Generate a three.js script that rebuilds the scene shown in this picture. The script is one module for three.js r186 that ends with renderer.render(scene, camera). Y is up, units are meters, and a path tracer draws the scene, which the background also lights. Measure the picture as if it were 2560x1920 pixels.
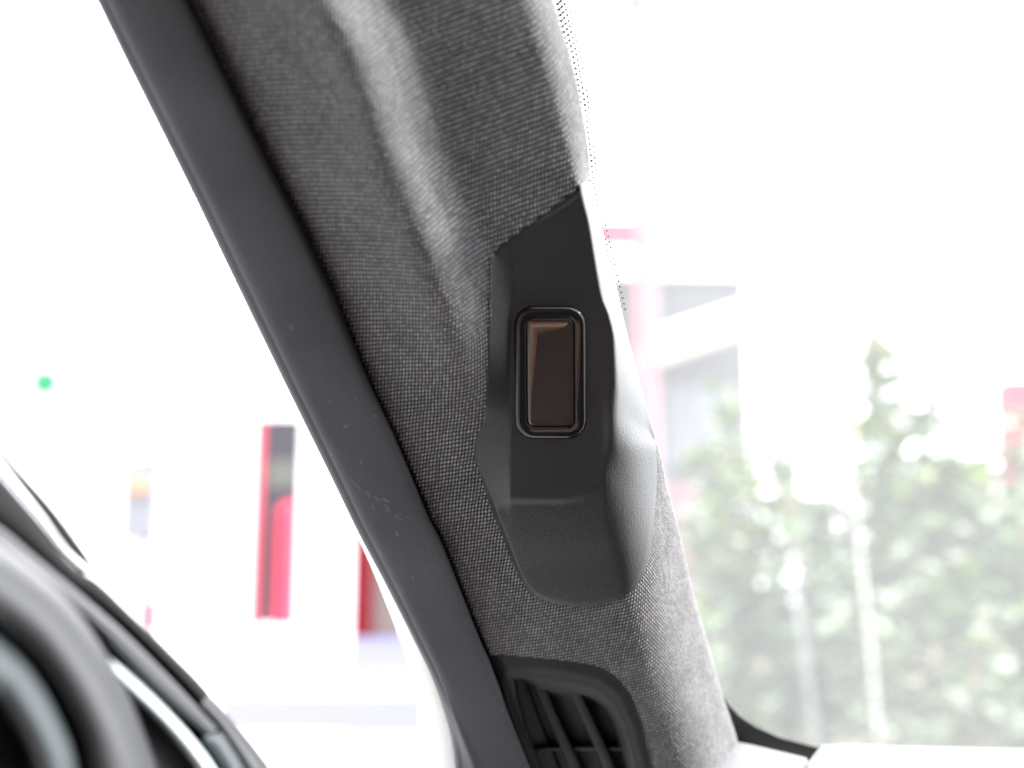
import * as THREE from 'three';
import { mergeGeometries } from 'three/addons/utils/BufferGeometryUtils.js';
import { RoundedBoxGeometry } from 'three/addons/geometries/RoundedBoxGeometry.js';

// ---------------------------------------------------------------- camera, sky, sun, exposure
const scene = new THREE.Scene();
const F = 3583, PITCH = THREE.MathUtils.degToRad(12);
const camera = new THREE.PerspectiveCamera(2 * Math.atan(960 / F) * 180 / Math.PI, 4 / 3, 0.05, 400);
camera.position.set(0, 1.0, 0);
camera.rotation.set(PITCH, 0, 0);
camera.focus = 0.605;
camera.userData.fStop = 5.2;
scene.add(camera);
camera.updateMatrixWorld(true);

const SKY = 1.0;                                           // bright overcast, a little brighter overhead
{
  const w = 64, h = 32, d = new Float32Array(w * h * 4);
  for (let j = 0; j < h; j++) for (let i = 0; i < w; i++) {
    const e = Math.max(0, (j + 0.5) / h * 2 - 1), k = (j * w + i) * 4, v = SKY * (0.9 + 0.25 * e);
    d[k] = v * 0.975; d[k + 1] = v * 0.99; d[k + 2] = v * 1.04; d[k + 3] = 1;
  }
  const t = new THREE.DataTexture(d, w, h, THREE.RGBAFormat, THREE.FloatType);
  t.mapping = THREE.EquirectangularReflectionMapping; t.magFilter = THREE.LinearFilter; t.needsUpdate = true;
  scene.background = t; scene.environment = t;
}
const sun = new THREE.DirectionalLight(new THREE.Color(1.0, 0.955, 0.88), 2.2);
sun.position.set(0.87, 0.48, 0.0).multiplyScalar(20);
sun.castShadow = true; sun.shadow.radius = 22; sun.shadow.mapSize.set(2048, 2048);
sun.shadow.camera.left = -12; sun.shadow.camera.right = 12; sun.shadow.camera.top = 12; sun.shadow.camera.bottom = -12; sun.shadow.camera.far = 60;
scene.add(sun, sun.target);

const renderer = new THREE.WebGLRenderer({ antialias: true });
renderer.setSize(1024, 768);
renderer.toneMapping = THREE.LinearToneMapping;
renderer.toneMappingExposure = 7.5;
renderer.shadowMap.enabled = true;

// ---------------------------------------------------------------- helpers
let seed = 12345;
const rnd = () => { seed = (seed * 1664525 + 1013904223) >>> 0; return seed / 4294967296; };
const V = (x, y, z) => new THREE.Vector3(x, y, z);
const clamp = (x, a, b) => Math.min(b, Math.max(a, x));
const ss = (a, b, x) => { const t = clamp((x - a) / (b - a), 0, 1); return t * t * (3 - 2 * t); };
const mix = (a, b, t) => a + (b - a) * t;
const toWorld = (x, y, z) => V(x, y, z).applyMatrix4(camera.matrixWorld);
const spot = (px, py, d) => toWorld((px - 1280) / F * d, (960 - py) / F * d, -d);       // a surveyed direction at a real distance
function onPlaneZ(px, py, D) {                                                              // the same, on an upright plane D metres ahead
  const o = camera.position, q = spot(px, py, 1).sub(o), t = D / -q.z;
  return V(o.x + q.x * t, o.y + q.y * t, -D);
}
// table [[y, x], ...] read with a monotone cubic
function curve(tab) {
  const n = tab.length, X = tab.map(p => p[0]), Y = tab.map(p => p[1]), s = [], m = [];
  for (let i = 0; i < n - 1; i++) s.push((Y[i + 1] - Y[i]) / (X[i + 1] - X[i]));
  for (let i = 0; i < n; i++) m.push(i === 0 ? s[0] : i === n - 1 ? s[n - 2] : s[i - 1] * s[i] <= 0 ? 0 : 2 * s[i - 1] * s[i] / (s[i - 1] + s[i]));
  return x => {
    if (x <= X[0]) return Y[0] + (x - X[0]) * m[0];
    if (x >= X[n - 1]) return Y[n - 1] + (x - X[n - 1]) * m[n - 1];
    let i = 0; while (x > X[i + 1]) i++;
    const h = X[i + 1] - X[i], t = (x - X[i]) / h, t2 = t * t, t3 = t2 * t;
    return Y[i] * (2 * t3 - 3 * t2 + 1) + h * m[i] * (t3 - 2 * t2 + t) + Y[i + 1] * (3 * t2 - 2 * t3) + h * m[i + 1] * (t3 - t2);
  };
}
function signed(poly, x, y) {                                                              // distance to an outline, positive inside
  let d = 1e9, inside = false;
  for (let i = 0, j = poly.length - 1; i < poly.length; j = i++) {
    const [xi, yi] = poly[i], [xj, yj] = poly[j], ex = xj - xi, ey = yj - yi;
    const t = clamp(((x - xi) * ex + (y - yi) * ey) / (ex * ex + ey * ey), 0, 1);
    d = Math.min(d, Math.hypot(x - xi - ex * t, y - yi - ey * t));
    if ((yi > y) !== (yj > y) && x < (xj - xi) * (y - yi) / (yj - yi) + xi) inside = !inside;
  }
  return inside ? d : -d;
}
function gridGeo(rows, cols, P, uv, loop = false) {                                        // P: array of Vector3, row by row
  const pos = new Float32Array(rows * cols * 3), idx = [];
  for (let i = 0; i < rows * cols; i++) P[i].toArray(pos, i * 3);
  const cc = loop ? cols : cols - 1;
  for (let i = 0; i < rows - 1; i++) for (let j = 0; j < cc; j++) {
    const a = i * cols + j, b = i * cols + (j + 1) % cols, c = a + cols, d = b + cols;
    idx.push(a, c, b, b, c, d);
  }
  const g = new THREE.BufferGeometry();
  g.setAttribute('position', new THREE.BufferAttribute(pos, 3));
  if (uv) g.setAttribute('uv', new THREE.BufferAttribute(uv, 2));
  g.setIndex(idx); g.computeVertexNormals();
  return g;
}
const taken = {};
const numbered = n => { const k = taken[n] = (taken[n] ?? -1) + 1; return k ? n + '_' + String(k).padStart(3, '0') : n; };
function part(name, geo, mat, parent, label) {
  const m = new THREE.Mesh(geo, mat); m.name = name; m.castShadow = m.receiveShadow = true;
  if (label) m.userData.label = label;
  parent.add(m); return m;
}
function tag(o, label, category, group) { Object.assign(o.userData, { label, category }); if (group) o.userData.group = group; return o; }
function thing(name, label, category, at = V(0, 0, 0), group) {
  const o = new THREE.Group(); o.name = numbered(name); o.position.copy(at); scene.add(o);
  return tag(o, label, category, group);
}
function single(name, geo, mat, label, category, group) { const m = part(numbered(name), geo, mat, scene); return tag(m, label, category, group); }
function structure(name, geo, mat) { const m = part(name, geo, mat, scene); m.userData.kind = 'structure'; return m; }
const moved = (geo, at) => geo.translate(-at.x, -at.y, -at.z);

// ---------------------------------------------------------------- textures and materials
function noiseField(n, octaves, start) {                                                   // tiling value noise, 0..1
  const out = new Float32Array(n * n); let amp = 1, tot = 0;
  for (let o = 0, c = start; o < octaves; o++, c *= 2, amp *= 0.55) {
    const g = new Float32Array(c * c).map(() => rnd()); tot += amp;
    for (let y = 0; y < n; y++) for (let x = 0; x < n; x++) {
      const fx = x / n * c, fy = y / n * c, x0 = Math.floor(fx), y0 = Math.floor(fy);
      const tx = ss(0, 1, fx - x0), ty = ss(0, 1, fy - y0), x1 = (x0 + 1) % c, y1 = (y0 + 1) % c;
      out[y * n + x] += amp * mix(mix(g[y0 * c + x0], g[y0 * c + x1], tx), mix(g[y1 * c + x0], g[y1 * c + x1], tx), ty);
    }
  }
  return out.map(v => v / tot);
}
function texture(n, fn, srgb = false, m = n) {
  const d = new Uint8Array(n * m * 4);
  for (let y = 0; y < m; y++) for (let x = 0; x < n; x++) { const c = fn(x, y), k = (y * n + x) * 4; for (let i = 0; i < 3; i++) d[k + i] = clamp(Math.round((Array.isArray(c) ? c[i] : c) * 255), 0, 255); d[k + 3] = 255; }
  const t = new THREE.DataTexture(d, n, m); t.wrapS = t.wrapT = THREE.RepeatWrapping; t.magFilter = THREE.LinearFilter; t.minFilter = THREE.LinearMipmapLinearFilter; t.generateMipmaps = true;
  if (srgb) t.colorSpace = THREE.SRGBColorSpace;
  t.needsUpdate = true; return t;
}
const lin = (r, g, b) => new THREE.Color().setRGB(r, g, b);
const std = (c, o = {}) => new THREE.MeshPhysicalMaterial({ color: c, roughness: 0.6, ...o });

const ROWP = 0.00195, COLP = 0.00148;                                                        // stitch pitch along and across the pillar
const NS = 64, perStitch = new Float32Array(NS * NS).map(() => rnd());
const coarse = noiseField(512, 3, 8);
const yarnGapShade = texture(1024, (x, y) => {                                                     // pale yarn per stitch; the shade in the gaps between stitches is painted in
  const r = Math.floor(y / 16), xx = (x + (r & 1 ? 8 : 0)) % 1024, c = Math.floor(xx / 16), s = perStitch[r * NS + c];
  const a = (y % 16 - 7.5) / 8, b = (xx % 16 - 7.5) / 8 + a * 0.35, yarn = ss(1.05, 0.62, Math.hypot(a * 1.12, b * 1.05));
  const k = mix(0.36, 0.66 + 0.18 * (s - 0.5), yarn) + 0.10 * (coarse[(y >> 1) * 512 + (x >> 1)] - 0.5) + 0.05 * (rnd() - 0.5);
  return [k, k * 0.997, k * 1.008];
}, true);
const grain = noiseField(512, 3, 96);
const grainBump = texture(512, (x, y) => { const v = grain[y * 512 + x]; return clamp((v - 0.3) * 2, 0, 1); });
const softNoise = noiseField(512, 4, 6);
const plasticTone = texture(512, (x, y) => { const k = 0.86 + 0.16 * (softNoise[y * 512 + x] - 0.5) + 0.05 * (grain[y * 512 + x] - 0.5); return [k, k, k]; }, true);

const M = {
  fabric: std(lin(0.43, 0.428, 0.435), { map: yarnGapShade, roughness: 0.95, sheen: 0.5, sheenColor: lin(0.5, 0.5, 0.52), sheenRoughness: 0.6 }),
  plastic: std(lin(0.019, 0.0195, 0.021), { map: plasticTone, specularIntensity: 0.85, roughness: 0.47, bumpMap: grainBump, bumpScale: 0.00008 }),
  ventPlastic: std(lin(0.015, 0.015, 0.016), { map: plasticTone, specularIntensity: 0.7, roughness: 0.7, bumpMap: grainBump, bumpScale: 0.00006 }),
  gloss: std(lin(0.005, 0.005, 0.006), { roughness: 0.08 }),
  lens: std(lin(0.028, 0.018, 0.015), { roughness: 0.05, clearcoat: 1, clearcoatRoughness: 0.03 }),
  frit: std(lin(0.01, 0.01, 0.011), { roughness: 0.45 }),
  white: std(lin(0.8, 0.8, 0.8), { roughness: 0.25, clearcoat: 0.6, clearcoatRoughness: 0.05 }),
  wall: std(lin(0.75, 0.75, 0.74), { roughness: 0.9 }),
  dash: std(lin(0.15, 0.15, 0.155), { map: plasticTone, roughness: 0.6 }),
  carpet: std(lin(0.02, 0.02, 0.021), { roughness: 0.95 }),
  headliner: std(lin(0.06, 0.06, 0.06), { roughness: 0.95 }),
  leather: std(lin(0.22, 0.13, 0.09), { roughness: 0.5 }),
  doorSoft: std(lin(0.030, 0.031, 0.035), { roughness: 0.42 }),
  doorSeal: std(lin(0.007, 0.007, 0.008), { roughness: 0.85, specularIntensity: 0.35 }),
  doorTrim: std(lin(0.045, 0.054, 0.06), { roughness: 0.42, metalness: 0.2 }),
  paleTrim: std(lin(0.42, 0.47, 0.5), { roughness: 0.35, metalness: 0.2 }),
  chrome: std(lin(0.8, 0.82, 0.84), { roughness: 0.12, metalness: 1 }),
};
for (const t of [M.plastic, M.ventPlastic]) { t.bumpMap = grainBump.clone(); t.bumpMap.repeat.set(1 / 0.055, 1 / 0.055); t.bumpMap.needsUpdate = true; t.map = plasticTone.clone(); t.map.repeat.set(1 / 0.09, 1 / 0.09); t.map.needsUpdate = true; }
// rubber with a few pale scuffs, as on the photographed seal
const scuffs = [];
for (let k = 0; k < 34; k++) { const c = rnd() < 0.5 ? 0.44 : 0.62; scuffs.push([0.35 + rnd() * 0.5, c + rnd() * 0.3, 0.5 + rnd() * 1.4, rnd() * 3]); }
for (let k = 0; k < 14; k++) scuffs.push([0.50 + k * 0.012 + rnd() * 0.03, 0.655 + k * 0.0033, 0.6 + rnd() * 0.9, 0.7]);
const rubberTone = texture(256, (x, y) => {
  let k = 0.80 + 0.14 * (softNoise[(y % 512) * 512 + x] - 0.5) + 0.05 * (rnd() - 0.5);
  for (const [sx, sy, r, a] of scuffs) {
    const dx = (x - sx * 256), dy = (y - sy * 1024), u = dx * Math.cos(a) + dy * Math.sin(a), w = -dx * Math.sin(a) + dy * Math.cos(a);
    if (Math.abs(dx) < 8 && Math.abs(dy) < 8) k += 0.42 * Math.exp(-(u * u / (r * r * 2.2) + w * w / (r * r * 0.5)));
  }
  return [k, k, k * 1.02];
}, true, 1024);
M.rubber = std(lin(0.096, 0.096, 0.102), { map: rubberTone, roughness: 0.88, specularIntensity: 0.6 });

// ---------------------------------------------------------------- the place outside: ground
{
  const n = noiseField(512, 5, 8), t = texture(512, (x, y) => { const k = 0.72 + 0.2 * (n[y * 512 + x] - 0.5); return [k, k, k * 0.99]; }, true);
  t.repeat.set(40, 40);
  structure('ground', new THREE.PlaneGeometry(240, 240).rotateX(-Math.PI / 2), std(lin(0.42, 0.41, 0.40), { map: t, roughness: 0.9 }));
}

// ---------------------------------------------------------------- the pillar's own surface
// Base plane of the pillar trim: it recedes as it runs down to the dashboard. Heights n (metres) are measured from it towards the cabin.
const A0 = V((820 - 1280) / F * 0.48, 960 / F * 0.48, -0.48), A1 = V((1485 - 1280) / F * 0.70, -960 / F * 0.70, -0.70);
const AX = A1.clone().sub(A0).normalize(), PN = V(0, AX.z, -AX.y).normalize();
if (PN.z < 0) PN.negate();
const BX = PN.clone().cross(AX).normalize();
const camPt = (px, py, n) => {
  const r = V((px - 1280) / F, (960 - py) / F, -1), t = (A0.dot(PN) + n) / r.dot(PN);
  return r.multiplyScalar(t);
};
const pil = (px, py, n) => camPt(px, py, n).applyMatrix4(camera.matrixWorld);

const gapX = curve([[-300, 310], [0, 490], [194, 585], [358, 665], [529, 752], [723, 842], [940, 928], [1100, 1001], [1200, 1043], [1300, 1085], [1343, 1108], [1478, 1162], [1590, 1206], [1660, 1237], [1808, 1290], [1864, 1313], [1960, 1352]]);
const creaseX = curve([[-300, 630], [0, 804], [118, 870], [235, 914], [353, 951], [441, 986], [529, 1022], [635, 1063], [752, 1108], [852, 1138], [920, 1150], [1000, 1172], [1100, 1200], [1300, 1250]]);
const wallW = curve([[-300, 215], [0, 205], [235, 190], [441, 185], [529, 182], [635, 185], [752, 155], [852, 130], [1000, 90], [1100, 80], [1300, 80]]);
const ridgeH = curve([[-300, 0.019], [0, 0.020], [200, 0.020], [400, 0.0195], [600, 0.0175], [750, 0.0140], [900, 0.0085], [1000, 0.0035], [1060, 0.0006], [1100, 0], [1500, 0]]);
const tiltH = curve([[-300, 0.016], [0, 0.016], [300, 0.015], [460, 0.013], [620, 0.010], [800, 0.006], [1000, 0.002], [1100, 0], [2000, 0]]);
const edgeX = curve([[-300, 1290], [0, 1382], [80, 1404], [129, 1420], [264, 1451], [411, 1470], [464, 1470], [500, 1472], [556, 1480], [647, 1496], [722, 1512], [800, 1526], [880, 1546], [960, 1568], [1040, 1598], [1090, 1628], [1120, 1645], [1170, 1656], [1219, 1667], [1302, 1689], [1407, 1713], [1490, 1733], [1612, 1768], [1725, 1800], [1834, 1836], [1897, 1854], [1960, 1875]]);
const turnX = curve([[-300, 1200], [0, 1300], [264, 1384], [411, 1424], [464, 1440], [556, 1462], [640, 1474], [760, 1486], [1113, 1520], [1300, 1535], [1500, 1555], [1650, 1590], [1800, 1640], [1960, 1700]]);
const FALL = 0.036, fallMore = y => mix(0.6, 1, ss(350, 700, y)) + 0.5 * ss(1050, 1350, y);
const fallOff = (x, x0, xs, k = 0.45) => { const u = clamp((x - x0) / (xs - x0), 0, 1), g = (u < k ? u * u / (2 * k) : u - k / 2) / (1 - k / 2); return FALL * (0.7 * g + 0.3 * (1 - Math.sqrt(Math.max(0, 1 - u * u)))); };

const podL = curve([[456, 1464], [460, 1453], [466, 1446], [490, 1414], [532, 1356], [592, 1269], [613, 1243], [628, 1230], [645, 1225], [700, 1223], [800, 1223], [920, 1221], [1011, 1216], [1050, 1211], [1080, 1197], [1107, 1187], [1131, 1185], [1172, 1197], [1252, 1222], [1342, 1257], [1411, 1284], [1451, 1303], [1487, 1333], [1503, 1365], [1511, 1395], [1515, 1420], [1517, 1446]]);
const podR = curve([[456, 1466], [459, 1473], [466, 1478], [478, 1482], [556, 1503], [647, 1523], [722, 1543], [800, 1560], [880, 1580], [960, 1601], [1040, 1622], [1095, 1636], [1120, 1641], [1180, 1642], [1245, 1639], [1331, 1631], [1400, 1620], [1454, 1598], [1478, 1578], [1494, 1555], [1504, 1530], [1512, 1500], [1515, 1475], [1517, 1448]]);
const podOutline = [];
for (let y = 458; y <= 1516; y += 6) podOutline.push([podR(y), y]);
for (let y = 1516; y >= 458; y -= 6) podOutline.push([podL(y), y]);
const ventR = curve([[1635, 1238], [1638, 1270], [1641, 1300], [1647, 1360], [1655, 1435], [1662, 1475], [1670, 1503], [1684, 1527], [1700, 1546], [1750, 1581], [1830, 1607], [1920, 1627], [1990, 1642]]);
const ventOutline = [];
for (let y = 1636; y <= 1990; y += 6) ventOutline.push([ventR(y), y]);
for (let y = 1990; y >= 1636; y -= 6) ventOutline.push([gapX(y) - 30, y]);

function ground(x, y) {                                                                     // the trim's surface, without cut-outs
  // a ridge: the seal side climbs to it, the windscreen side drops away and levels out
  const c = creaseX(y), w = wallW(y), top = ridgeH(y), g = gapX(y), k = 30;
  const up = top * Math.pow(clamp((x - g) / (c - g), 0, 1.4), 1.15), u = (x - c) / w, down = u > 1 ? 0 : top * (u < 0 ? 1 - 1.38 * u : u < 0.45 ? 1 - 1.38 * u : 0.379 * Math.pow((1 - u) / 0.55, 2));
  const d = (down - up) / (top + 1e-6) * w / k * 0.5, blendUp = 1 / (1 + Math.exp(-clamp(d, -30, 30)));
  let n = mix(down, up, blendUp);
  { const a = c + w * 0.5, t = Math.max(0, (x - a) / (1475 - 960)); n -= tiltH(y) * t * ss(0, 0.12, t) * 1.25; }
  n -= 0.0022 * ss(0, 1, 1 - (x - gapX(y)) / 190) * 0.8;
  return n - fallOff(x, turnX(y), edgeX(y), 0.75) * fallMore(y);
}
function fabricH(x, y) {
  let n = ground(x, y);
  if (y > 440 && y < 1540) n -= 0.024 * ss(1, 24, signed(podOutline, x, y));
  if (y > 1600) n -= 0.028 * ss(1, 10, signed(ventOutline, x, y));
  return n;
}

const pillar = thing('windscreen_pillar', 'slanting dark grey fabric covered car windscreen pillar carrying a black sensor housing', 'car pillar', pil(1400, 1900, -0.02));
const pl = pillar.position;
{ // knitted cover, with every stitch as relief
  const ys = [], cols = 640, back = 10;
  for (let y = -300; y < -40; y += 8) ys.push(y);
  for (let y = -40; y < 1975; ) { ys.push(y); y += mix(1.9, 1.45, clamp(y / 700, 0, 1)); }
  // column spacing follows the arc length; a smooth carrier surface first
  const rows = ys.length, tot = cols + back, P = new Array(rows * tot), U = new Float32Array(rows * tot * 2);
  for (let i = 0; i < rows; i++) {
    const y = ys[i], x0 = gapX(y) - 4, xs = edgeX(y), xt = turnX(y);
    const xsAt = [];
    const aFlat = xt - x0, aTurn = (xs - xt) * 2.6, nFlat = Math.round(cols * 0.56), nTurn = cols - nFlat;
    for (let j = 0; j < nFlat; j++) xsAt.push(x0 + aFlat * j / nFlat);
    for (let j = 0; j < nTurn; j++) xsAt.push(xt + (xs - xt) * mix(j / (nTurn - 1), Math.sin(j / (nTurn - 1) * Math.PI / 2), 0.6));
    let u = 0, prev = null;
    for (let j = 0; j < tot; j++) {
      let p;
      if (j < cols) p = camPt(xsAt[j], y, fabricH(xsAt[j], y) - 0.004 * (1 - ss(0, 7, xsAt[j] - x0)));
      else { const k = (j - cols + 1) / back; p = camPt(xs - 14 * k * k, y, fabricH(xs, y) - 0.014 * k); }
      const raw = j < cols ? camPt(xsAt[j], y, ground(xsAt[j], y)) : p, v = raw.dot(AX);
      if (!prev) u = raw.dot(BX); else { const d = raw.clone().sub(prev), dv = d.dot(AX); u += Math.sqrt(Math.max(0, d.lengthSq() - dv * dv)); }
      prev = raw; P[i * tot + j] = p; U[(i * tot + j) * 2] = u; U[(i * tot + j) * 2 + 1] = v;
    }
  }
  // arc lengths are kept square to the axis: smooth u down the columns of the flat part is already continuous
  const nrm = gridGeo(rows, tot, P).attributes.normal, Q = new Array(rows * tot), uv = new Float32Array(rows * tot * 2);
  for (let k = 0; k < rows * tot; k++) {
    const u = U[k * 2], v = U[k * 2 + 1];
    const wob = 0.22 * Math.sin(v * 310 + u * 90) * Math.sin(u * 240), r = v / ROWP + wob * 0.35, ri = Math.floor(r), rf = r - ri - 0.5;
    const c = u / COLP + (ri & 1 ? 0.5 : 0) + wob * 0.4, ci = Math.floor(c), cf = c - ci - 0.5;
    const s = perStitch[((ri % NS + NS) % NS) * NS + (ci % NS + NS) % NS], s2 = perStitch[((ci * 7 + ri * 3) % NS + NS) % NS * NS + ((ri * 5 + ci) % NS + NS) % NS];
    const a = rf / 0.50, b = (cf + rf * 0.35) / 0.5; void s2;
    const dome = Math.sqrt(Math.max(0, 1 - a * a * 0.94)) * (0.34 + 0.66 * Math.sqrt(Math.max(0, 1 - b * b * 0.92)));
    const h = (dome - 0.55) * 0.0014 * (0.85 + 0.30 * s);
    Q[k] = P[k].clone().addScaledVector(V(nrm.getX(k), nrm.getY(k), nrm.getZ(k)).multiplyScalar(Math.sign(nrm.getZ(0)) || 1), h).applyMatrix4(camera.matrixWorld);
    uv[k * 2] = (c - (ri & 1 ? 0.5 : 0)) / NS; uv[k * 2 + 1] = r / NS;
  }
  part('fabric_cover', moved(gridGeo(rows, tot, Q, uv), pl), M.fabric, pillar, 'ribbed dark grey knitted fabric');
}

{ // dark steel frame behind the joint of fabric and seal
  const ys = [], P = []; for (let y = -300; y <= 1985; y += 20) ys.push(y);
  for (const y of ys) for (const [x, n] of [[gapX(y) - 90, -0.03], [gapX(y) - 90, -0.013], [gapX(y) + 60, -0.013], [gapX(y) + 60, -0.03]]) P.push(pil(x, y, n));
  part('steel_frame', moved(gridGeo(ys.length, 4, P), pl), M.frit, pillar, 'dark frame in the gap beside the seal');
}

// ---------------------------------------------------------------- sensor housing
const faceY0 = 748;
const faceR = curve([[456, 1462], [490, 1468], [556, 1484], [647, 1499], [735, 1514], [790, 1535], [850, 1547], [950, 1549], [1050, 1541], [1130, 1528], [1180, 1522], [1240, 1524], [1300, 1532], [1400, 1550], [1517, 1565]]);
const faceFoot = curve([[1000, 1250], [1400, 1250], [1450, 1243], [1488, 1224], [1511, 1194], [1530, 1165], [1560, 1140], [1700, 1120]]);
const hFace = y => y < faceY0 ? mix(-0.0005, -0.0075, ss(470, faceY0, y)) : -0.0075 + (y - faceY0) / 490 * 0.0170;
const hTongue = curve([[1000, 0.0014], [1070, 0.0038], [1130, 0.0059], [1180, 0.0075], [1240, 0.0087], [1330, 0.0074], [1420, 0.0043], [1480, 0.0025], [1517, 0.0006], [1560, 0]]);
const podSide = curve([[456, 1470], [466, 1478], [478, 1482], [556, 1503], [647, 1523], [722, 1543], [800, 1560], [880, 1580], [960, 1601], [1040, 1622], [1120, 1643], [1219, 1667], [1302, 1689], [1407, 1713], [1517, 1740]]);
const faceN = (x, y) => hFace(y) - mix(0.0035, 0.009, ss(748, 480, y)) * clamp((x - 1280) / 230, 0, 1.2);
function housingH(x, y) {
  const G = ground(x, y), xl = podL(y), xr = podR(y), xe = 1274 + 10 * ss(900, 640, y);
  const face = faceN(x, y);
  let plateau;
  if (y < 735) plateau = face;
  else {
    const low = hTongue(y) - 0.0035 * clamp((x - 1280) / 230, 0, 1.2);
    plateau = mix(low, face, ss(-13, 9, faceFoot(x) - y));
  }
  // left wall, rising from the fabric to the edge of the face
  if (x < xe && y > 600 && y < 1300) {
    const foot = ground(xl, y) + 0.0008, u = clamp((x - xl) / (xe - xl), 0, 1), soft = mix(0.5, 0.05, ss(660, 950, y));
    const lineW = mix(u, 1 - (1 - u) * (1 - u), soft);
    const k = ss(1232, 1300, y), side = mix(foot, plateau, lineW);
    plateau = mix(side, plateau, k);
  }
  // right flank
  const xs = podSide(y), x0 = faceR(y) - mix(14, 26, ss(1150, 1330, y));
  let n = plateau - fallOff(x, x0, Math.max(xs, xr), mix(0.24, 0.8, ss(1150, 1330, y))) * 1.1 * fallMore(y);
  if (y > 820) { const lift = G + 0.0016, w = 0.0018, d = n - lift, m = lift + w * Math.log(1 + Math.exp(clamp(d / w, -30, 30))); n = mix(n, m, ss(900, 1150, y) * mix(ss(1500, 1545, x), 1, ss(1130, 1200, y))); }
  // meets the fabric along its rim, apart from the part whose rim is the outline against the windscreen
  const dl = x - xl, rim = y < 1115 ? Math.max(0, dl) : Math.min(dl, signed(podOutline, x, y)), top = y < 640 ? signed(podOutline, x, y) : 1e9;
  let blend = 1;
  if (y > 1088) blend = mix(1, ss(-2, mix(6, 11, ss(1120, 1300, y)), signed(podOutline, x, y)), ss(1088, 1130, y));
  if (y < 640) { const t = (x - podL(y)); blend = Math.min(blend, ss(-2, 40, t)); if (x > faceR(y) - 20) blend = 1; }
  return mix(G + (y < 640 ? -0.0006 : 0.0013), n, blend);
}
const housing = (() => {
  const ys = [456.2, 457, 458, 459.5, 461, 463];
  for (let y = 465; y < 1511; y += 3) ys.push(y);
  ys.push(1511, 1513, 1514.5, 1516, 1516.8);
  const inner = 210, rows = ys.length, cols = inner + 8;
  const H = new Float32Array(rows * inner), X = new Float32Array(rows * inner);
  for (let i = 0; i < rows; i++) for (let j = 0; j < inner; j++) {
    const y = ys[i], t = j / (inner - 1), q = t < 0.7 ? t / 0.7 * 0.72 : mix(0.72, 1, Math.sin((t - 0.7) / 0.3 * Math.PI / 2)), x = mix(podL(y), podR(y), q);
    X[i * inner + j] = x; H[i * inner + j] = housingH(x, y);
  }
  for (let pass = 0; pass < 2; pass++) {
    const K = H.slice();
    for (let i = 1; i < rows - 1; i++) for (let j = 1; j < inner - 1; j++) { const k = i * inner + j; H[k] = (K[k] * 2 + K[k - inner] + K[k + inner] + K[k - 1] + K[k + 1]) / 6; }
  }
  const P = [], uv = new Float32Array((rows + 2) * cols * 2);
  const rowsOut = [];
  for (let i = 0; i < rows; i++) {
    const y = ys[i], r = [], hL = H[i * inner], hR = H[i * inner + inner - 1], free = ss(1125, 1095, y), xl = X[i * inner], xr = X[i * inner + inner - 1], w = Math.min(6, (xr - xl) * 0.2);
    for (let k = 4; k >= 1; k--) r.push(camPt(xl + w * (k - 1) / 3 - (k === 1 ? 0.8 : 0), y, hL - [0, 0.0005, 0.003, 0.008, 0.014][k]));
    for (let j = 0; j < inner; j++) r.push(camPt(X[i * inner + j], y, H[i * inner + j]));
    for (let k = 1; k <= 4; k++) r.push(camPt(xr - w * (k - 1) / 3 * mix(1, 2, free) + (k === 1 ? 0.8 * (1 - free) : 0), y, hR - mix([0, 0.0005, 0.003, 0.008, 0.014][k], 0.006 * k, free)));
    rowsOut.push(r);
  }
  const drop = (r, y, dy) => r.map(p => p.clone().addScaledVector(PN, -0.008));
  const all = [drop(rowsOut[0]), ...rowsOut, drop(rowsOut[rows - 1])];
  all.forEach((r, i) => r.forEach((p, j) => { const k = (i * cols + j) * 2; uv[k] = p.dot(BX) - p.dot(PN) * 0.6; uv[k + 1] = p.dot(AX); P.push(p.applyMatrix4(camera.matrixWorld)); }));
  return part('sensor_housing', moved(gridGeo(all.length, cols, P, uv), pl), M.plastic, pillar, 'grained black plastic sensor housing');
})();
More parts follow.
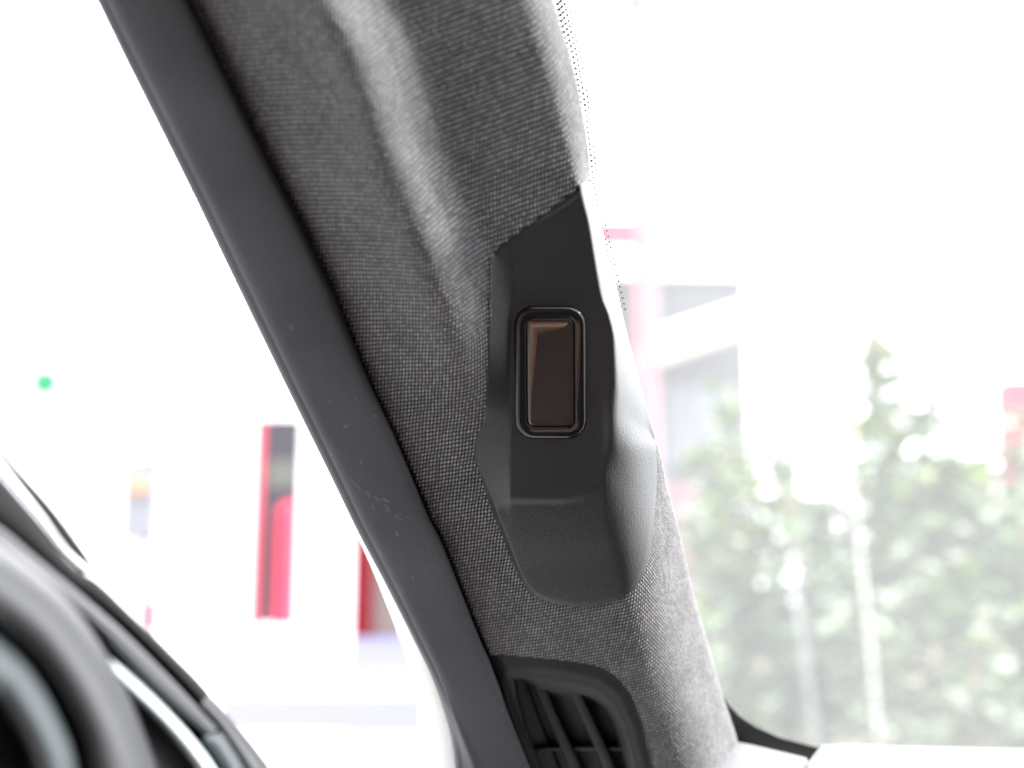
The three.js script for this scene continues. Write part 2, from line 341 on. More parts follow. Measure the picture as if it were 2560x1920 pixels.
{ // glossy bezel and window
  const cxT = 1377, cxB = 1379, yT = 765, yB = 1097;
  const ring = (inset, off, rad) => {                                                      // rounded rectangle, inset in px, off metres above the face
    const out = [], l = 1287 + inset, r = 1466 - inset, t = yT + inset, b = yB - inset, R = Math.min(Math.max(4, rad - inset), (r - l) / 2 - 0.2);
    const corner = (cx, cy, a0) => { for (let k = 0; k <= 10; k++) { const a = a0 + k / 10 * Math.PI / 2; out.push([cx + R * Math.cos(a), cy + R * Math.sin(a)]); } };
    const edge = (x0, y0, x1, y1) => { for (let k = 1; k < 8; k++) out.push([mix(x0, x1, k / 8), mix(y0, y1, k / 8)]); };
    corner(l + R, t + R, Math.PI); edge(l + R, t, r - R, t);
    corner(r - R, t + R, -Math.PI / 2); edge(r, t + R, r, b - R);
    corner(r - R, b - R, 0); edge(r - R, b, l + R, b);
    corner(l + R, b - R, Math.PI / 2); edge(l, b - R, l, t + R);
    return out.map(([x, y]) => { const lean = (y - 930) / 330; return pil(x + lean * 1.5, y, faceN(x, y) + off); });
  };
  const prof = [[-1, -0.006], [-1, -0.0005], [-0.5, 0.0001], [2, 0.0007], [6, 0.0012], [10, 0.0015], [15, 0.0016], [21, 0.0015], [27, 0.0014], [31, 0.0013], [32.5, 0.0010], [34, 0.0003], [35, -0.0003], [36, -0.002]];
  const P = [], rows = prof.length; let cols = 0;
  for (const [i, o] of prof) { const r = ring(i > 0 ? i * 0.86 : i, o, 48); cols = r.length; P.push(...r); }
  part('bezel', moved(gridGeo(rows, cols, P, null, true), pl), M.gloss, housing, 'glossy black rounded bezel');
  const W = [], wp = [[33, -0.004], [34.0, -0.0008], [34.6, 0.0001], [36, 0.0007], [40, 0.0010], [46, 0.0012], [60, 0.0013], [76, 0.0013]];
  for (const [i, o] of wp) W.push(...ring(i - 4.8, o, 46));
  const mid = ring(76, 0.0013, 46), c = mid.reduce((a, p) => a.add(p), V(0, 0, 0)).multiplyScalar(1 / mid.length);
  W.splice(-cols);                                                                          // the flat middle closes in on the centre
  const flat = W.slice(-cols);
  for (const k of [0.35, 0.7, 0.999]) W.push(...flat.map(p => p.clone().lerp(c, k)));
  const g = gridGeo(wp.length + 2, cols, W, null, true);
  part('sensor_window', moved(g, pl), M.lens, housing, 'dark brown glossy sensor window');
}

// ---------------------------------------------------------------- side window vent in the pillar foot
const ventHole = [[1287, 1697], [1330, 1694], [1420, 1704], [1488, 1722], [1528, 1755], [1560, 1820], [1583, 1910], [1600, 2010], [1392, 2010], [1352, 1922], [1312, 1815], [1293, 1745]];
const vent = (() => {
  const ys = []; for (let y = 1635.2; y < 1645; y += 1) ys.push(y); for (let y = 1645; y <= 1985; y += 3) ys.push(y);
  const inner = 150, cols = inner + 4, P = [], uv = new Float32Array((ys.length + 1) * cols * 2);
  const rowsOut = [];
  for (const y of ys) {
    const r = [], xl = gapX(y) - 6, xr = ventR(y);
    const h = x => {
      const sd = signed(ventHole, x, y), wide = 8 + 55 * ss(1800, 1700, y) * ss(1300, 1360, x) + 22 * ss(1480, 1540, x);
      const rimLip = 0.0012 * Math.exp(-Math.pow((sd + 26) / 14, 2));
      return ground(x, y) + 0.0007 + rimLip - 0.015 * ss(-5, wide, sd) - 0.004 * ss(26, 6, x - gapX(y)) * 0.6;
    };
    r.push(camPt(xl, y, h(xl) - 0.012), camPt(xl, y, h(xl) - 0.004));
    for (let j = 0; j < inner; j++) { const x = mix(xl, xr, j / (inner - 1)); r.push(camPt(x, y, h(x))); }
    r.push(camPt(xr, y, h(xr) - 0.004), camPt(xr, y, h(xr) - 0.012));
    rowsOut.push(r);
  }
  rowsOut.unshift(rowsOut[0].map(p => p.clone().addScaledVector(PN, -0.008)));
  rowsOut.forEach((r, i) => r.forEach((p, j) => { const k = (i * cols + j) * 2; uv[k] = p.dot(BX) - p.dot(PN) * 0.6; uv[k + 1] = p.dot(AX); P.push(p.applyMatrix4(camera.matrixWorld)); }));
  return part('air_vent', moved(gridGeo(rowsOut.length, cols, P, uv), pl), M.ventPlastic, pillar, 'black recessed air vent insert with slanted fins');
})();
function bar(center, half, top, bottom, lean) {                                              // rounded fin along a line of [px, py]
  const prof = [[-1, bottom], [-1, top - 0.0012], [-0.75, top - 0.0003], [-0.3, top], [0.3, top], [0.75, top - 0.0003], [1, top - 0.0012], [1, bottom]];
  const P = [];
  const pts = []; for (let k = 0; k < center.length - 1; k++) for (let s = 0; s < 6; s++) pts.push([mix(center[k][0], center[k + 1][0], s / 6), mix(center[k][1], center[k + 1][1], s / 6)]);
  pts.push(center[center.length - 1]);
  for (const [x, y] of pts) for (const [s, n] of prof) P.push(pil(x + s * half * (lean ? 0 : 1) + (lean ? 0 : (n - top) * 400), y + (lean ? s * half : 0), ground(x, y) + n));
  return moved(gridGeo(pts.length, prof.length, P), pl);
}
part('slat', bar([[1345, 1702], [1372, 1770], [1400, 1832], [1428, 1892], [1456, 1960], [1468, 1985]], 15, -0.0075, -0.018), M.ventPlastic, vent);
part('slat', bar([[1430, 1712], [1462, 1780], [1490, 1840], [1514, 1892], [1540, 1960], [1551, 1985]], 15, -0.0075, -0.018), M.ventPlastic, vent);
part('crossbar', bar([[1338, 1873], [1400, 1872], [1480, 1871], [1570, 1872]], 5, -0.0095, -0.018, true), M.ventPlastic, vent);

// ---------------------------------------------------------------- rubber door seal along the pillar
const sealX = curve([[-300, 95], [0, 241], [141, 310], [282, 381], [470, 475], [664, 569], [975, 721], [1200, 832], [1330, 895], [1452, 960], [1590, 1030], [1690, 1078], [1786, 1112], [1851, 1129], [1920, 1137], [1990, 1140]]);
const sealGap = y => gapX(y) - mix(13, 9, clamp(y / 1500, 0, 1));
{
  const prof = [[0.06, -0.030], [0.02, -0.016], [0.0, -0.007], [0.004, -0.003], [0.02, -0.0005], [0.05, 0.0008], [0.09, 0.0014], [0.105, 0.0016], [0.118, 0.0021], [0.14, 0.0030], [0.18, 0.0038], [0.24, 0.0044], [0.35, 0.0049], [0.5, 0.0053], [0.66, 0.0054], [0.8, 0.0052], [0.89, 0.0047], [0.945, 0.0036], [0.98, 0.0012], [0.995, -0.002], [1.0, -0.006], [0.98, -0.02]];
  const ys = []; for (let y = -300; y <= 1990; y += 10) ys.push(y);
  const sub = 3, us = [];
  for (let k = 0; k < prof.length - 1; k++) for (let s = 0; s < sub; s++) { const t = s / sub, q = prof; const a = q[Math.max(0, k - 1)], b = q[k], c = q[k + 1], d = q[Math.min(q.length - 1, k + 2)];
    const cr = i => 0.5 * (2 * b[i] + (c[i] - a[i]) * t + (2 * a[i] - 5 * b[i] + 4 * c[i] - d[i]) * t * t + (3 * b[i] - a[i] - 3 * c[i] + d[i]) * t * t * t); us.push([cr(0), cr(1)]); }
  us.push(prof[prof.length - 1]);
  const P = [], uv = new Float32Array(ys.length * us.length * 2), base = pil(1200, 1900, -0.03);
  ys.forEach((y, i) => us.forEach(([u, n], j) => {
    const xa = sealX(y), xb = sealGap(y), x = mix(xa, xb, u), low = ss(1600, 1800, y), fx = curve([[1600, 1045], [1690, 1085], [1800, 1132], [1920, 1182], [1990, 1208]])(y);
    let nn = n; if (low > 0) nn += low * (-0.004 * ss(8, -14, x - fx) + 0.0016 * Math.exp(-Math.pow((x - fx) / 13, 2)));
    nn += 0.00025 * Math.sin(y * 0.011) * ss(0.1, 0.4, u);
    P.push(pil(x, y, nn)); uv[(i * us.length + j) * 2] = j / (us.length - 1); uv[(i * us.length + j) * 2 + 1] = (y + 300) / 2290;
  }));
  const m = single('door_seal', moved(gridGeo(ys.length, us.length, P, uv), base), M.rubber, 'wide matte black rubber door seal running along the outer side of the fabric pillar', 'door seal');
  m.position.copy(base);
}
{ // painted body flange outside the seal
  const flangeX = curve([[-300, 180], [0, 300], [470, 500], [975, 735], [1200, 842], [1330, 891], [1443, 940], [1590, 998], [1686, 1030], [1764, 1050], [1850, 1062], [1990, 1066]]);
  const ys = []; for (let y = -300; y <= 1990; y += 12) ys.push(y);
  const P = [], prof = [[0.25, -0.075], [0.06, -0.062], [0, -0.052], [0.02, -0.044], [0.1, -0.039], [0.25, -0.036], [1, -0.034], [1, -0.06]], base = pil(1120, 1950, -0.05);
  ys.forEach(y => prof.forEach(([u, n]) => P.push(pil(mix(flangeX(y), sealX(y) + 70, u), y, n))));
  const m = single('body_flange', moved(gridGeo(ys.length, prof.length, P), base), M.white, 'white painted body edge showing beside the lower end of the black seal', 'car body');
  m.position.copy(base);
}

// ---------------------------------------------------------------- windscreen
const GL = V(0.99, 0, 0.14).applyQuaternion(camera.quaternion.clone().invert()).normalize();   // across the car, in the camera's frame
const gN = AX.clone().cross(GL).normalize(); if (gN.z < 0) gN.negate();
const G0 = camPt(edgeX(600) - 20, 600, -0.066);
const glassPt = (px, py, off) => { const r = V((px - 1280) / F, (960 - py) / F, -1), t = (G0.dot(gN) + off) / r.dot(gN); return r.multiplyScalar(t).applyMatrix4(camera.matrixWorld); };
{
  const base = glassPt(1900, 1880, 0), w = thing('windscreen', 'hazy car windscreen glass to the right of the fabric pillar, black dotted border', 'windscreen', base);
  const ax = AX.clone().transformDirection(camera.matrixWorld), gl = GL.clone().transformDirection(camera.matrixWorld), o = G0.clone().applyMatrix4(camera.matrixWorld);
  const P = [], R = 12, C = 24;
  for (let i = 0; i <= R; i++) for (let j = 0; j <= C; j++) P.push(o.clone().addScaledVector(ax, mix(-0.30, 0.46, i / R)).addScaledVector(gl, mix(-0.03, 1.25, j / C)));
  const glass = std(lin(0.97, 0.985, 0.98), { transmission: 1, thickness: 0, roughness: 0.243, ior: 1.5 });
  part('glass_pane', moved(gridGeo(R + 1, C + 1, P), base), glass, w, 'dusty laminated glass pane');
  // printed border: rows of dots that shrink away from the edge
  const dots = [], nrm = gN.clone().transformDirection(camera.matrixWorld), q = new THREE.Quaternion().setFromUnitVectors(V(0, 0, 1), nrm);
  const dotX = curve([[-60, 1388], [5, 1405], [68, 1419], [128, 1433], [204, 1448], [260, 1456], [380, 1470], [470, 1480], [620, 1512], [760, 1545]]);
  for (let k = 0; k < 60; k++) for (let c = -2; c < 2; c++) {
    const y = -60 + k * 14 + (c & 1 ? 7 : 0), x = dotX(y) + 6 + c * 9, s = [0.0009, 0.00085, 0.00078, 0.00066][c + 2] * mix(1, 0.62, clamp(y / 520, 0, 1));
    dots.push(new THREE.CylinderGeometry(s, s, 0.00012, 10).rotateX(Math.PI / 2).applyQuaternion(q).translate(...glassPt(x, y, 0.0009).toArray()));
  }
  part('border_dots', moved(mergeGeometries(dots), base), M.frit, w, 'rows of small black printed dots').userData.kind = 'stuff';
  // black corner of the border at the foot of the glass
  const up = [[1700, 1560], [1760, 1660], [1795, 1722], [1822, 1762], [1850, 1792], [1890, 1818], [1950, 1845], [2040, 1868], [2200, 1893], [2700, 1925]], Pb = [];
  const dn = [[1660, 1700], [1700, 1800], [1740, 1880], [1780, 1930], [1820, 1960], [1880, 1980], [1950, 1990], [2040, 2000], [2200, 2010], [2700, 2030]];
  for (let s = 0; s <= 6; s++) for (let k = 0; k < up.length; k++) Pb.push(glassPt(mix(up[k][0], dn[k][0], s / 6), mix(up[k][1], dn[k][1], s / 6), s === 0 ? 0.0008 : 0.0016));
  part('black_border', moved(gridGeo(7, up.length, Pb), base), M.frit, w, 'solid black border at the lower corner');
}

// ---------------------------------------------------------------- dashboard, lower right
const FWD = V(0.47, 0, -0.883).normalize(), RGT = V(0.883, 0, 0.47).normalize(), YAW = -Math.atan2(FWD.x, -FWD.z);
{
  const base = spot(2100, 2000, 0.8), d = thing('dashboard', 'pale grey dashboard top under the windscreen at the lower right corner', 'dashboard', base);
  const O3 = camera.position.clone();
  const block = (corners, h, name, label) => {                                              // corners: top outline (world), given thickness h, softened edge
    const c = corners.reduce((a, p) => a.add(p), V(0, 0, 0)).multiplyScalar(1 / corners.length), P = [];
    for (const [k, dy] of [[0.9, 0.0], [0.965, -0.0008], [0.99, -0.003], [1, -0.007], [1, -h]]) for (const p of corners) { const q = c.clone().lerp(p, k); q.y += dy; P.push(q); }
    const cap = corners.map(p => c.clone()); cap.forEach(p => p.y += 0.0002);
    part(name, moved(gridGeo(6, corners.length, [...cap, ...P], null, true), base), M.dash, d, label);
  };
  const dense = a => { const out = []; a.forEach((p, i) => { const q = a[(i + 1) % a.length]; for (let s = 0; s < 10; s++) out.push(p.clone().lerp(q, s / 10)); }); return out; };
  const at = (px, py, near) => glassPt(px, py, 0).lerp(O3, near);
  block(dense([at(1770, 1838, 0.02), at(1860, 1852, 0.02), at(2020, 1890, 0.02), at(2060, 2010, 0.16), at(1760, 2010, 0.16)]), 0.12, 'side_panel', 'pale corner panel beside the pillar');
  block(dense([at(2046, 1853, 0.025), at(2300, 1860, 0.025), at(2900, 1872, 0.025), at(3000, 2050, 0.22), at(2020, 2010, 0.22), at(2008, 1900, 0.06)]), 0.14, 'top_panel', 'pale raised dashboard top');
}

// ---------------------------------------------------------------- open front door, lower left
{
  const base = spot(300, 2000, 0.5), d = thing('open_door', 'open front door of the car at lower left, its blurred black and grey sill trims', 'car door', base);
  const dep = x => mix(0.355, 0.47, clamp(x / 700, -0.3, 1.2));
  // a rolled moulding between an upper and a lower line, bulging towards the cabin and closed behind
  function roll(name, up, lo, mat, bulge, label, near = 0, thick = 0.02) {
    const U = curve(up), L = curve(lo), x0 = up[0][0], x1 = up[up.length - 1][0], P = [], N = 60, S = 22;
    for (let i = 0; i <= N; i++) {
      const t = i / N, xu = mix(up[0][0], up[up.length - 1][0], t), xl = mix(lo[0][0], lo[lo.length - 1][0], t), yu = U(xu), yl = L(xl);
      for (let j = 0; j < S; j++) {
        const a = j / S * Math.PI * 2, s = 0.5 - 0.5 * Math.cos(a), front = Math.sin(a);
        P.push(spot(mix(xu, xl, s), mix(yu, yl, s), dep(mix(xu, xl, s)) - near - (front > 0 ? bulge : thick) * front * (front > 0 ? 1 : 1)));
      }
    }
    void x0; void x1;
    return part(name, moved(gridGeo(N + 1, S, P, null, true), base), mat, d, label);
  }
  const o = -200;
  { // the door's inner skin behind the trims
    const line = curve([[-200, 1080], [0, 1262], [80, 1330], [200, 1446], [330, 1552], [430, 1650], [532, 1760], [600, 1850], [690, 1985]]), P = [];
    for (let i = 0; i <= 40; i++) { const x = mix(-200, 690, i / 40); for (const [dy, dd] of [[6, 0.034], [0, 0.026], [4, 0.022], [120, 0.024], [1000, 0.03]]) P.push(spot(x, Math.min(line(x) + dy, 2060), dep(x) + dd)); }
    part('inner_skin', moved(gridGeo(41, 5, P), base), M.doorSeal, d, 'dark inner skin of the door');
  }
  roll('belt_moulding', [[o, 905], [0, 1122], [60, 1190], [130, 1270], [200, 1365], [245, 1432]], [[o, 960], [-10, 1160], [45, 1222], [110, 1300], [180, 1392], [228, 1440]], M.doorSeal, 0.003, 'thin dark outer moulding', -0.05, 0.01);
  roll('chrome_strip', [[o, 950], [0, 1152], [50, 1215], [110, 1290], [175, 1378], [236, 1430]], [[o, 1010], [-8, 1205], [40, 1258], [90, 1315], [140, 1372], [205, 1436]], M.chrome, 0.006, 'bright chrome strip', -0.035, 0.012);
  roll('outer_seal', [[o, 985], [0, 1190], [60, 1262], [140, 1368], [200, 1428], [235, 1448], [330, 1538], [430, 1636], [532, 1748], [560, 1800]], [[o, 1160], [-5, 1328], [80, 1392], [170, 1462], [300, 1562], [400, 1660], [470, 1735], [520, 1800], [540, 1830]], M.doorSeal, 0.010, 'black window sill seal', -0.02);
  roll('seal_end', [[520, 1735], [560, 1775], [610, 1835], [660, 1900], [720, 1985]], [[490, 1775], [530, 1820], [560, 1870], [590, 1925], [625, 1990]], M.doorSoft, 0.012, 'grey end piece of the sill seal', -0.015);
  roll('sill_trim', [[o, 1215], [0, 1322], [80, 1388], [200, 1486], [300, 1572], [420, 1690], [545, 1822]], [[o, 1240], [-5, 1372], [60, 1420], [150, 1500], [260, 1600], [380, 1725], [515, 1842]], M.doorSoft, 0.011, 'grey rolled sill trim', 0.0);
  roll('trim_tip', [[515, 1832], [548, 1830], [580, 1870], [612, 1925], [640, 1985]], [[505, 1850], [525, 1880], [548, 1915], [565, 1950], [580, 1990]], M.doorTrim, 0.008, 'light grey tip of the sill trim', 0.0);
  roll('light_trim', [[150, 1560], [270, 1642], [330, 1690], [440, 1795], [520, 1890], [580, 1985]], [[140, 1600], [255, 1665], [320, 1730], [420, 1830], [490, 1920], [530, 1990]], M.paleTrim, 0.010, 'pale bright inlay strip', 0.004);
  roll('inner_panel', [[200, 1640], [300, 1690], [400, 1800], [490, 1915], [540, 1990]], [[180, 1800], [250, 1880], [300, 1930], [350, 1970], [380, 2010]], M.doorSoft, 0.004, 'dark panel below the inlay strip', -0.004);
  roll('padded_rail', [[o, 1255], [0, 1358], [90, 1425], [180, 1512], [250, 1608], [310, 1712], [355, 1820], [395, 1940], [405, 1990]], [[o, 1480], [-10, 1580], [50, 1630], [105, 1700], [150, 1775], [185, 1850], [205, 1940], [212, 1990]], M.doorSoft, 0.026, 'thick padded grey rail', 0.012, 0.03);
  roll('inner_rail', [[o, 1490], [0, 1598], [60, 1650], [110, 1715], [155, 1800], [190, 1890], [205, 1990]], [[o, 1680], [-10, 1740], [25, 1790], [60, 1850], [85, 1910], [100, 1990]], M.doorTrim, 0.018, 'blue grey inner rail', 0.02, 0.02);
  roll('lower_panel', [[o, 1690], [0, 1735], [50, 1800], [85, 1870], [120, 1990]], [[o, 2000], [-10, 2005], [10, 2010], [30, 2015], [50, 2020]], M.doorSoft, 0.004, 'dark inner panel', 0.004, 0.02);
}

// ---------------------------------------------------------------- the rest of the cabin, out of the picture: it shades the pillar
const O = camera.position;
function carBox(f0, f1, r0, r1, y0, y1, rad = 0.02) {
  const g = new RoundedBoxGeometry(r1 - r0, y1 - y0, f1 - f0, 3, Math.min(rad, (y1 - y0) / 2.2, (f1 - f0) / 2.2, (r1 - r0) / 2.2));
  const c = V(O.x, 0, O.z).addScaledVector(FWD, (f0 + f1) / 2).addScaledVector(RGT, (r0 + r1) / 2);
  return g.rotateY(YAW).translate(c.x, (y0 + y1) / 2, c.z);
}
{
  const c = V(O.x, 0, O.z).addScaledVector(FWD, -0.9).addScaledVector(RGT, 0.4);
  const b = thing('car_body', 'grey lined car cabin and roof around the viewpoint, behind and above the pillar', 'car', c);
  part('headliner', moved(carBox(-2.3, 0.20, -0.30, 1.25, 1.34, 1.37), c), M.headliner, b);
  part('roof', moved(carBox(-2.4, 0.18, -0.33, 1.28, 1.375, 1.40), c), M.white, b);
  part('floor', moved(carBox(-2.3, 0.75, -0.32, 1.25, 0.22, 0.27), c), M.carpet, b);
  part('rear_wall', moved(carBox(-2.36, -2.3, -0.32, 1.25, 0.22, 1.34), c), M.headliner, b);
  part('right_door', moved(carBox(-2.3, 0.75, 1.22, 1.28, 0.22, 0.98), c), M.carpet, b);
  part('right_window', moved(carBox(-2.3, 0.5, 1.245, 1.25, 0.985, 1.34, 0.002), c), std(lin(0.06, 0.065, 0.06), { roughness: 0.1 }), b);
  part('left_rear_door_blocker', moved(carBox(-2.3, -0.08, -0.36, -0.31, 0.22, 1.34), c), M.carpet, b);  // unseen; drawn forward into the front door opening to cut light on the pillar
  part('sill', moved(carBox(-0.5, 0.6, -0.36, -0.31, 0.22, 0.42), c), M.white, b);
  part('firewall', moved(carBox(0.75, 0.80, -0.3, 1.25, 0.22, 0.86), c), M.carpet, b);
  const sc = V(O.x, 0.27, O.z).addScaledVector(FWD, -0.35), s = thing('driver_seat', 'brown leather driver seat below and behind the viewpoint', 'seat', sc);
  part('cushion', moved(carBox(-0.5, 0.15, -0.22, 0.30, 0.40, 0.56, 0.06), sc), M.leather, s);
  part('backrest', moved(carBox(-0.68, -0.5, -0.22, 0.30, 0.50, 1.15, 0.07), sc), M.leather, s);
  part('seat_base', moved(carBox(-0.45, 0.0, -0.15, 0.23, 0.27, 0.40, 0.03), sc), M.carpet, s);
}

// ---------------------------------------------------------------- buildings and street things beyond, all out of focus
function upright(px0, px1, pyTop, pyBot, D, thick, toGround = false) {                        // an upright block whose near face stands D metres ahead
  const a = onPlaneZ(px0, pyTop, D), b = onPlaneZ(px1, pyTop, D), y1 = a.y, y0 = toGround ? 0 : onPlaneZ((px0 + px1) / 2, pyBot, D).y;
  const g = new THREE.BoxGeometry(b.x - a.x, y1 - y0, thick).translate((a.x + b.x) / 2, (y0 + y1) / 2, -D - thick / 2);
  g.userData.foot = V((a.x + b.x) / 2, y0, -D - thick / 2); return g;
}
function block(name, args, mat, label, cat, group) { const g = upright(...args), f = g.userData.foot; const m = single(name, moved(g, f), mat, label, cat, group); m.position.copy(f); return m; }
const paint = (r, g, b, o = {}) => std(lin(r, g, b), { roughness: 0.7, ...o });
const red = paint(0.42, 0.012, 0.04), deepRed = paint(0.11, 0.003, 0.009, { specularIntensity: 0.3 }), fadedRed = paint(0.45, 0.035, 0.06), grey = paint(0.026, 0.022, 0.03), lavender = paint(0.17, 0.17, 0.27);  // lavender carries a bluish shadow tone as plain paint
{ // white house behind the open door
  const g = upright(-1200, 1180, 760, 0, 24, 6, true), f = g.userData.foot, h = thing('white_house', 'overexposed white building beyond the open door, left of the pillar', 'building', f);
  part('wall', moved(g, f), M.wall, h);
  part('drainpipe', moved(upright(388, 402, 780, 0, 23.8, 0.1, true), f), paint(0.14, 0.13, 0.15), h, 'pale grey drainpipe');
  part('meter_box', moved(upright(312, 394, 1150, 1345, 23.7, 0.2), f), paint(0.15, 0.15, 0.17), h, 'pale grey meter box');
}
{
  const c = onPlaneZ(95, 945, 23.6), g = new THREE.CylinderGeometry(0.24, 0.24, 0.06, 24).rotateX(Math.PI / 2);
  const m = single('green_sign', g, paint(0.01, 0.16, 0.06), 'tiny round green sign high on the white building', 'sign'); m.position.copy(c); m.position.z = -23.97;
  const n = single('orange_lamp', new THREE.SphereGeometry(0.16, 20, 14).scale(1, 1, 0.5), paint(0.34, 0.18, 0.10), 'round orange lamp on the pale meter box of the white building', 'lamp'); n.position.copy(onPlaneZ(345, 1215, 23.6));
}
{
  const f = onPlaneZ(690, 1600, 15); f.y = 0;
  const s = thing('sign_panel', 'tall grey panel with red edge and red post in front of the white building', 'sign', f);
  part('panel', moved(upright(662, 752, 1046, 1560, 15, 0.12), f), grey, s, 'dark grey face');
  part('pale_band', moved(upright(668, 750, 1150, 1222, 14.98, 0.02), f), paint(0.07, 0.07, 0.06), s, 'pale grey band');
  part('edge_strip', moved(upright(640, 664, 1045, 1565, 15, 0.12), f), fadedRed, s, 'pink red edge strip');
  const top = onPlaneZ(722, 1222, 14.9), r = 27 / F * 15.2;
  part('post', moved(new THREE.CapsuleGeometry(r, top.y - r - 0.3, 6, 20).translate(top.x, (top.y - 0.3) / 2 + 0.1, -14.9), f), red, s, 'rounded bright red post');
  part('foot', moved(upright(610, 760, 1566, 0, 14.7, 0.9, true), f), M.wall, s, 'white plinth');
}
{
  const f = onPlaneZ(920, 1600, 12); f.y = 0;
  const s = thing('red_cabinet', 'dark red cabinet with beige side standing just left of the pillar', 'cabinet', f);
  part('door', moved(upright(884, 934, 1310, 1592, 12, 0.5), f), deepRed, s, 'dark red front');
  part('side', moved(upright(935, 1010, 1340, 1592, 12.05, 0.45), f), paint(0.10, 0.075, 0.07), s, 'beige side');
  part('plinth', moved(upright(875, 1060, 1594, 1690, 11.9, 0.7), f), lavender, s, 'plinth painted in a lavender shadow tone');  // bluish shadow at the cabinet foot, put into the colour
  part('base', moved(upright(870, 1060, 1692, 0, 11.8, 0.9, true), f), M.wall, s, 'white base');
}
block('painted_shadow_band', [548, 1064, 1738, 1832, 11.4, 0.3], paint(0.19, 0.19, 0.27), 'painted low pale lavender beam crossing in front of the red cabinet', 'shading');  // a shadow band on the white wall, built as a lavender painted block
block('short_post', [358, 384, 1500, 1580, 20, 0.3], fadedRed, 'small red post at the edge of the open door', 'post');
{ // pale building and red steel frame seen through the windscreen
  const g = upright(1400, 1860, 640, 0, 26, 5, true), f = g.userData.foot, h = thing('grey_building', 'pale grey building with a white canopy seen through the windscreen beside the pillar', 'building', f);
  part('wall', moved(g, f), paint(0.055, 0.055, 0.066), h);
  part('roof_edge', moved(upright(1380, 1880, 600, 690, 25.8, 5.4), f), M.wall, h);
  part('column', moved(upright(1592, 1642, 560, 0, 25.2, 0.5, true), f), paint(0.13, 0.145, 0.165), h, 'pale blue grey column');
  const q = [onPlaneZ(1600, 838, 24.6), onPlaneZ(1858, 752, 24.6), onPlaneZ(1858, 815, 24.6), onPlaneZ(1600, 908, 24.6)], sh = new THREE.Shape(q.map(p => new THREE.Vector2(p.x, p.y)));
  part('canopy', moved(new THREE.ExtrudeGeometry(sh, { depth: 0.9, bevelEnabled: false }).translate(0, 0, -25.5), f), paint(0.75, 0.74, 0.6), h, 'slanting cream white canopy');
  part('shutter', moved(upright(1660, 1830, 960, 1160, 25.9, 0.2), f), paint(0.10, 0.10, 0.12), h);
  part('doorway', moved(upright(1650, 1740, 1210, 1560, 25.9, 0.2), f), paint(0.16, 0.07, 0.09), h, 'pinkish doorway');
}
{
  const f = onPlaneZ(1560, 1700, 17); f.y = 0;
  const s = thing('steel_frame', 'faded red steel frame with crossbars above the pale building', 'frame', f);
  part('upright_bar', moved(upright(1576, 1620, -60, 0, 17, 0.12, true), f), paint(0.3, 0.08, 0.09), s);
  for (const [y, t, m] of [[-14, 34, red], [225, 26, fadedRed], [378, 34, fadedRed], [548, 64, red]]) part('crossbar', moved(upright(1440, 1588, y, y + t, 17, 0.12), f), m, s);
}
block('red_post', [2515, 2640, 945, 0, 14, 0.4, true], paint(0.32, 0.004, 0.022), 'red post at the right edge of the view behind the shrubs', 'post');
{ // leaning white pole
  const a = onPlaneZ(2104, 1000, 5.2), b = onPlaneZ(2215, 2050, 5.2), c = new THREE.CatmullRomCurve3([V(0, 0, 0), a.clone().sub(b).multiplyScalar(0.5).add(V(0.01, 0, 0)), a.clone().sub(b)]);
  const m = single('garden_cane', new THREE.TubeGeometry(c, 16, 0.006, 10), paint(0.3, 0.3, 0.29), 'thin white cane leaning among the green shrubs', 'pole'); m.position.copy(b);
  const b2 = onPlaneZ(2070, 2050, 5.6), a2 = onPlaneZ(1990, 1480, 5.6), c2 = new THREE.LineCurve3(V(0, 0, 0), a2.clone().sub(b2));
  const m2 = single('garden_cane', new THREE.TubeGeometry(c2, 4, 0.011, 10), paint(0.12, 0.125, 0.13), 'short pale grey cane low among the shrubs', 'pole'); m2.position.copy(b2);
}
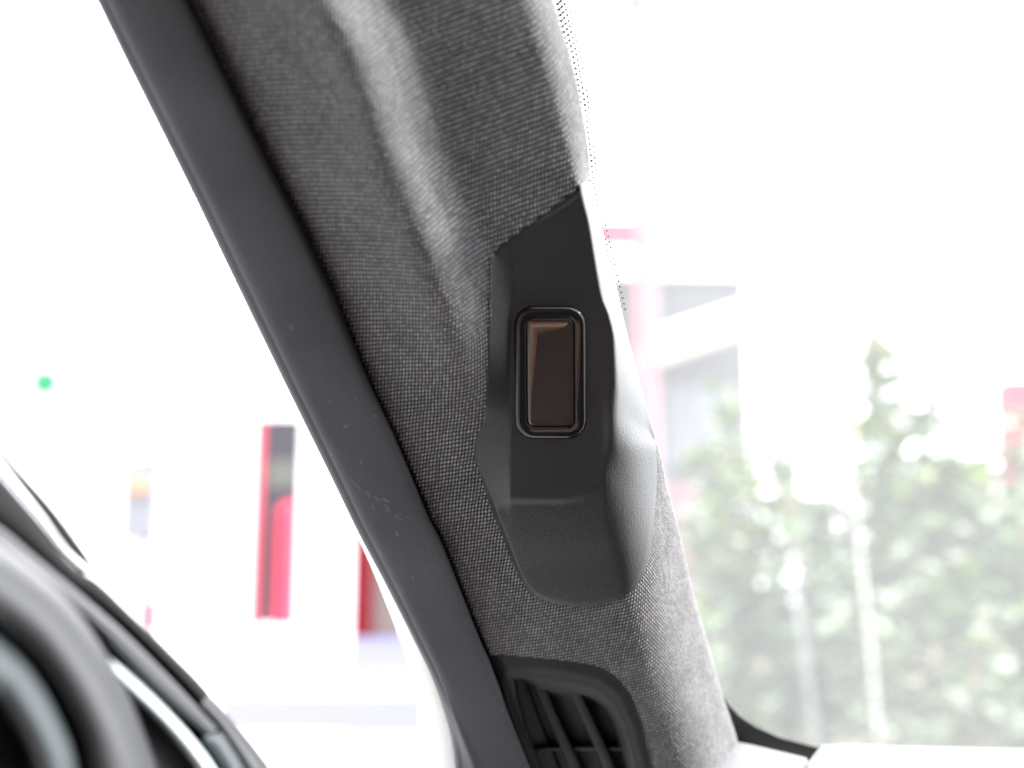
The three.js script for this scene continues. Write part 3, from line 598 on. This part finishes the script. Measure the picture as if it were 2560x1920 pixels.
// shrubs in the planting bed
const leafTones = [[0.075, 0.122, 0.055], [0.09, 0.15, 0.055], [0.066, 0.10, 0.058], [0.22, 0.32, 0.06], [0.20, 0.19, 0.12]];
const leafMats = leafTones.map(c => std(lin(...c), { roughness: 0.7, transmission: 0.35, thickness: 0 }));
const bark = paint(0.09, 0.07, 0.05);
function shrub(px, pyTop, D, width, label, n, toneAt, leaf) {
  const foot = onPlaneZ(px, pyTop, D), H = foot.y; foot.y = 0;
  const s = thing('shrub', label, 'shrub', foot, 'shrubs behind the windscreen');
  const stems = [], leaves = leafMats.map(() => []);
  const K = 9 + Math.floor(rnd() * 4);
  for (let k = 0; k < K; k++) {
    const a = rnd() * 6.283, r = width * 0.5 * Math.sqrt(rnd()), h = H * (k === 0 ? 1 : 0.55 + 0.4 * rnd()), tip = V(Math.cos(a) * r * (k === 0 ? 0.15 : 1), h, Math.sin(a) * r * 0.7);
    const c = new THREE.CatmullRomCurve3([V(tip.x * 0.1, 0, tip.z * 0.1), V(tip.x * 0.45, h * 0.45, tip.z * 0.4), tip]);
    stems.push(new THREE.TubeGeometry(c, 8, 0.008 + 0.01 * rnd(), 5));
    const cnt = Math.floor(n / K);
    for (let i = 0; i < cnt; i++) {
      const t = 0.22 + 0.8 * Math.pow(rnd(), 0.8), p = c.getPoint(Math.min(1, t)), spread = width * 0.2 * (1.15 - t * 0.8);
      p.add(V((rnd() + rnd() - 1) * spread * 1.5, (rnd() - 0.5) * spread, (rnd() + rnd() - 1) * spread * 1.5));
      const L = leaf * (0.6 + 0.7 * rnd()), w = L * (0.32 + 0.12 * rnd());
      const g = new THREE.BufferGeometry();
      g.setAttribute('position', new THREE.BufferAttribute(new Float32Array([0, 0, 0, w, L * 0.12, L * 0.45, 0, 0, L * 0.5, -w, L * 0.12, L * 0.45, 0, -L * 0.06, L]), 3));
      g.setIndex([0, 2, 1, 0, 3, 2, 1, 2, 4, 2, 3, 4]);
      g.rotateX((rnd() - 0.5) * 1.6); g.rotateY(rnd() * 6.283); g.translate(p.x, p.y, p.z);
      leaves[toneAt(t, p)].push(g);
    }
  }
  part('stem', mergeGeometries(stems), bark, s);
  leaves.forEach((l, k) => { if (l.length) { const g = mergeGeometries(l); g.computeVertexNormals(); part('foliage', g, leafMats[k], s).userData.kind = 'stuff'; } });
}
const tone = (light) => () => { if (rnd() < light) return 3; const r = rnd(); return r < 0.3 ? 0 : r < 0.55 ? 1 : r < 0.85 ? 2 : 4; };
shrub(1845, 1000, 7.2, 0.95, 'slim shrub flecked yellow green nearest the pillar', 1500, tone(0.30), 0.15);
shrub(2160, 770, 7.6, 0.9, 'tallest shrub, whose single bright green tip rises above the others', 1900, tone(0.28), 0.15);
shrub(2010, 1150, 6.4, 1.1, 'low broad grey green shrub below the tallest one', 1800, tone(0.06), 0.14);
shrub(2380, 950, 7.0, 1.4, 'large dense grey green shrub right of the white cane', 2600, tone(0.10), 0.15);
shrub(2600, 1120, 6.2, 1.2, 'dark leafy shrub cut by the right edge of the view', 1800, tone(0.06), 0.15);
shrub(2270, 1380, 5.6, 1.1, 'low dark green shrub in front of the white cane', 1500, tone(0.03), 0.13);
shrub(1900, 1450, 6.8, 1.1, 'low pale shrub at the foot of the slim one beside the pillar', 1300, tone(0.08), 0.14);
shrub(2280, 1050, 8.4, 1.8, 'wide loose shrub standing behind all the others', 2600, tone(0.10), 0.17);

renderer.render(scene, camera);
